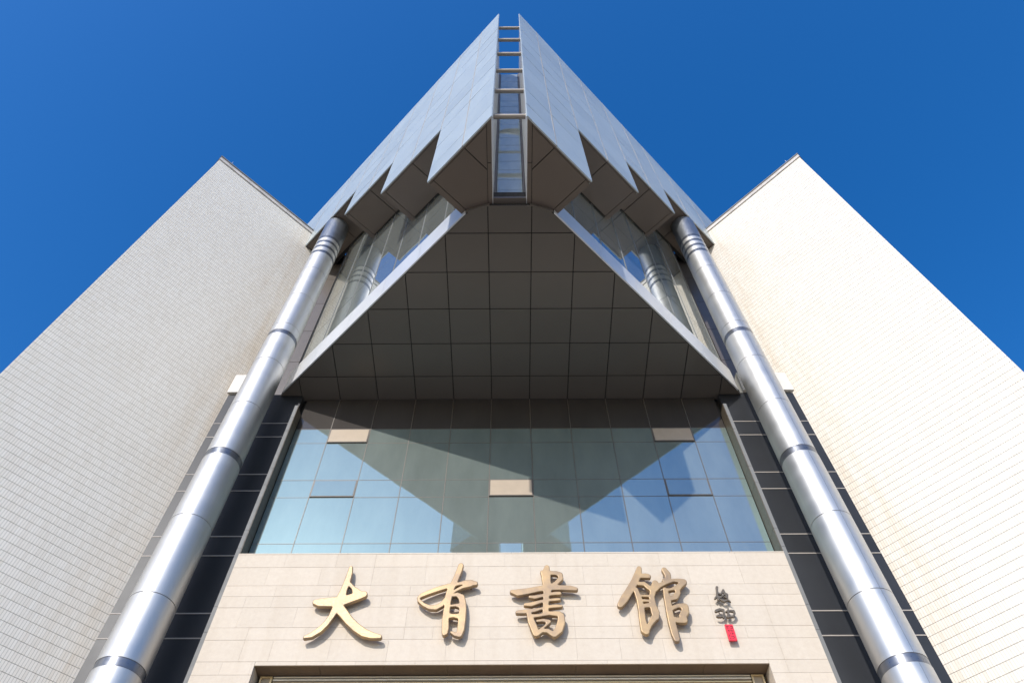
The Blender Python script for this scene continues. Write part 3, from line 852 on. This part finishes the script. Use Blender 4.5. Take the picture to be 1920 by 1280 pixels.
def outline(strokes, px):
    """union of tapered strokes -> closed outlines (metres)"""
    KZ = 0.86                                        # strokes are a little taller than wide
    pts = np.array([p for st in strokes for p in st])
    m = pts[:, 2].max() + 3 * px
    x0, x1 = pts[:, 0].min() - m, pts[:, 0].max() + m
    z0, z1 = (pts[:, 1].min() - m) * 1.0, pts[:, 1].max() + m
    X = np.arange(x0, x1, px); Z = np.arange(z0, z1, px)
    GX, GZ = np.meshgrid(X, Z, indexing='ij')
    D = np.full(GX.shape, 9.0)
    for st in strokes:
        for (ax, az, ar), (bx_, bz, br) in zip(st[:-1], st[1:]):
            dx, dz = bx_ - ax, (bz - az) * KZ
            L2 = dx * dx + dz * dz + 1e-9
            t = np.clip(((GX - ax) * dx + (GZ - az) * KZ * dz) / L2, 0, 1)
            d = np.hypot(GX - ax - t * dx, (GZ - az) * KZ - t * dz) - 1.08 * (ar + (br - ar) * t)
            D = np.minimum(D, d)
    # marching squares
    seg = {}
    nx, nz = D.shape
    def ipx(i, j): return ('h', i, j)
    def cross(a, b): return a / (a - b)
    P = {}
    for i in range(nx - 1):
        row = D[i:i + 2]
        for j in range(nz - 1):
            a, b, c, d = D[i, j], D[i + 1, j], D[i + 1, j + 1], D[i, j + 1]
            code = (a < 0) | ((b < 0) << 1) | ((c < 0) << 2) | ((d < 0) << 3)
            if code == 0 or code == 15: continue
            e = {}
            if (a < 0) != (b < 0): e[0] = ('x', i, j); P[e[0]] = (X[i] + px * cross(a, b), Z[j])
            if (b < 0) != (c < 0): e[1] = ('z', i + 1, j); P[e[1]] = (X[i + 1], Z[j] + px * cross(b, c))
            if (d < 0) != (c < 0): e[2] = ('x', i, j + 1); P[e[2]] = (X[i] + px * cross(d, c), Z[j + 1])
            if (a < 0) != (d < 0): e[3] = ('z', i, j); P[e[3]] = (X[i], Z[j] + px * cross(a, d))
            ks = sorted(e)
            if len(ks) == 2: pr = [(ks[0], ks[1])]
            else: pr = [(0, 3), (1, 2)] if code == 5 else [(0, 1), (2, 3)]
            for p, q in pr:
                seg.setdefault(e[p], []).append(e[q]); seg.setdefault(e[q], []).append(e[p])
    loops, seen = [], set()
    for k0 in seg:
        if k0 in seen: continue
        loop, cur, prev = [], k0, None
        while cur not in seen:
            seen.add(cur); loop.append(P[cur])
            nb = [q for q in seg[cur] if q not in seen]
            if not nb: break
            cur = nb[0]
        if len(loop) > 8:
            A = np.array(loop)
            for _ in range(2):
                A = 0.5 * A + 0.25 * (np.roll(A, 1, 0) + np.roll(A, -1, 0))
            ar = 0.5 * abs(np.dot(A[:, 0], np.roll(A[:, 1], 1)) - np.dot(A[:, 1], np.roll(A[:, 0], 1)))
            if ar > 25 * px * px: loops.append(A[::2])
    return loops

def letter(key, name, label, cat, group, yback, thick, mat, px, bevel, pegs, fine=1.0):
    d = LET[key]
    loops = outline([[(x, z, q * fine) for x, z, q in st] for st in d['s']], px)
    cu = bpy.data.curves.new(name, 'CURVE')
    cu.dimensions = '2D'; cu.fill_mode = 'BOTH'
    cu.extrude = thick / 2 - bevel; cu.bevel_depth = bevel; cu.bevel_resolution = 3
    cu.offset = -0.85 * bevel
    for lp in loops:
        sp = cu.splines.new('POLY')
        sp.points.add(len(lp) - 1)
        for k, (x, z) in enumerate(lp):
            sp.points[k].co = (x, z, 0, 1)
        sp.use_cyclic_u = True
    tmp = bpy.data.objects.new('tmp', cu)
    COL.objects.link(tmp)
    dg = bpy.context.evaluated_depsgraph_get()
    me = bpy.data.meshes.new_from_object(tmp.evaluated_get(dg))
    bpy.data.objects.remove(tmp)
    me.name = name
    me.materials.clear(); me.materials.append(mat)
    T = thing(name, label, cat, (d['c'][0], yback, d['c'][1]), group)
    o = bpy.data.objects.new('glyph', me)
    o.rotation_euler = (math.pi / 2, 0, 0)
    o.location = (0, -thick / 2, 0)
    o.parent = T
    COL.objects.link(o)
    for (x, z) in pegs:                              # fixing pegs back to the stone
        v, f = tube((d['c'][0] + x, yback + 0.001, d['c'][1] - ZO + z), (d['c'][0] + x, YS + 0.01, d['c'][1] - ZO + z), 0.012, 8)
        part('fixing_peg', v, f, MT['bronze_dark'], T)
def pegs_of(key):
    P = [p for st in LET[key]['s'] for p in st]
    return [(P[k][0], P[k][1]) for k in (1, len(P) // 2, len(P) - 3)]
GRP = 'raised bronze characters on the stone wall'
for key, lab in (('da', 'raised bronze character with three open brush strokes, leftmost on the stone wall'),
                 ('you', 'raised bronze character with a leaf-shaped loop, second from left on the stone wall'),
                 ('shu', 'raised bronze character with many stacked horizontal strokes, third from left on the stone wall'),
                 ('guan', 'raised bronze character under a pitched brush stroke, beside the small signature on the stone wall')):
    letter(key, 'bronze_character', lab, 'character', GRP, 13.36, 0.095, MT['letter'], 0.012, 0.020, pegs_of(key))
letter('qi', 'signature_character', 'small dark signature character with knotted loops, upper one on the stone wall', 'character', 'signature characters', 13.37, 0.05, MT['bronze_dark'], 0.005, 0.003, pegs_of('qi'), 0.8)
letter('gong', 'signature_character', 'small dark signature character with two open hooks, just above the red seal', 'character', 'signature characters', 13.37, 0.05, MT['bronze_dark'], 0.005, 0.003, pegs_of('gong'), 0.8)

# red seal with its cut characters
SX, SZ0, SZ1 = 4.568, 9.69, 10.075
SE = thing('red_seal', 'small red rectangular seal plaque with cut characters below the signature', 'seal', (SX, 13.37, SZ0 + ZO))
part('plaque', *bx(SX - 0.083, SX + 0.083, 13.325, 13.37, SZ0, SZ1), MT['seal'], SE)
marks = [(-.06, .33, -.01, .345), (-.06, .29, -.045, .345), (-.06, .29, -.02, .302), (.015, .325, .06, .34), (.05, .28, .065, .34), (.01, .285, .05, .297),
         (-.055, .235, -.02, .25), (-.04, .20, -.028, .25), (-.01, .24, .03, .255), (.02, .2, .033, .255), (.04, .23, .065, .243),
         (-.03, .15, -.015, .175), (.01, .165, .05, .178), (.02, .13, .033, .178), (-.055, .09, -.042, .14), (-.02, .09, .04, .103), (.03, .05, .043, .1), (-.01, .045, .03, .057), (-.05, .03, -.03, .06)]
v, f = join(*[bx(SX + a, SX + c, 13.3235, 13.33, SZ0 + b, SZ0 + d) for a, b, c, d in marks])
part('cut_characters', v, f, MT['sealmark'], SE)
v, f = join(*[tube((SX, 13.371, z), (SX, YS + 0.01, z), 0.012, 8) for z in (SZ0 + 0.06, SZ1 - 0.06)])
part('fixing_peg', v, f, MT['bronze_dark'], SE)
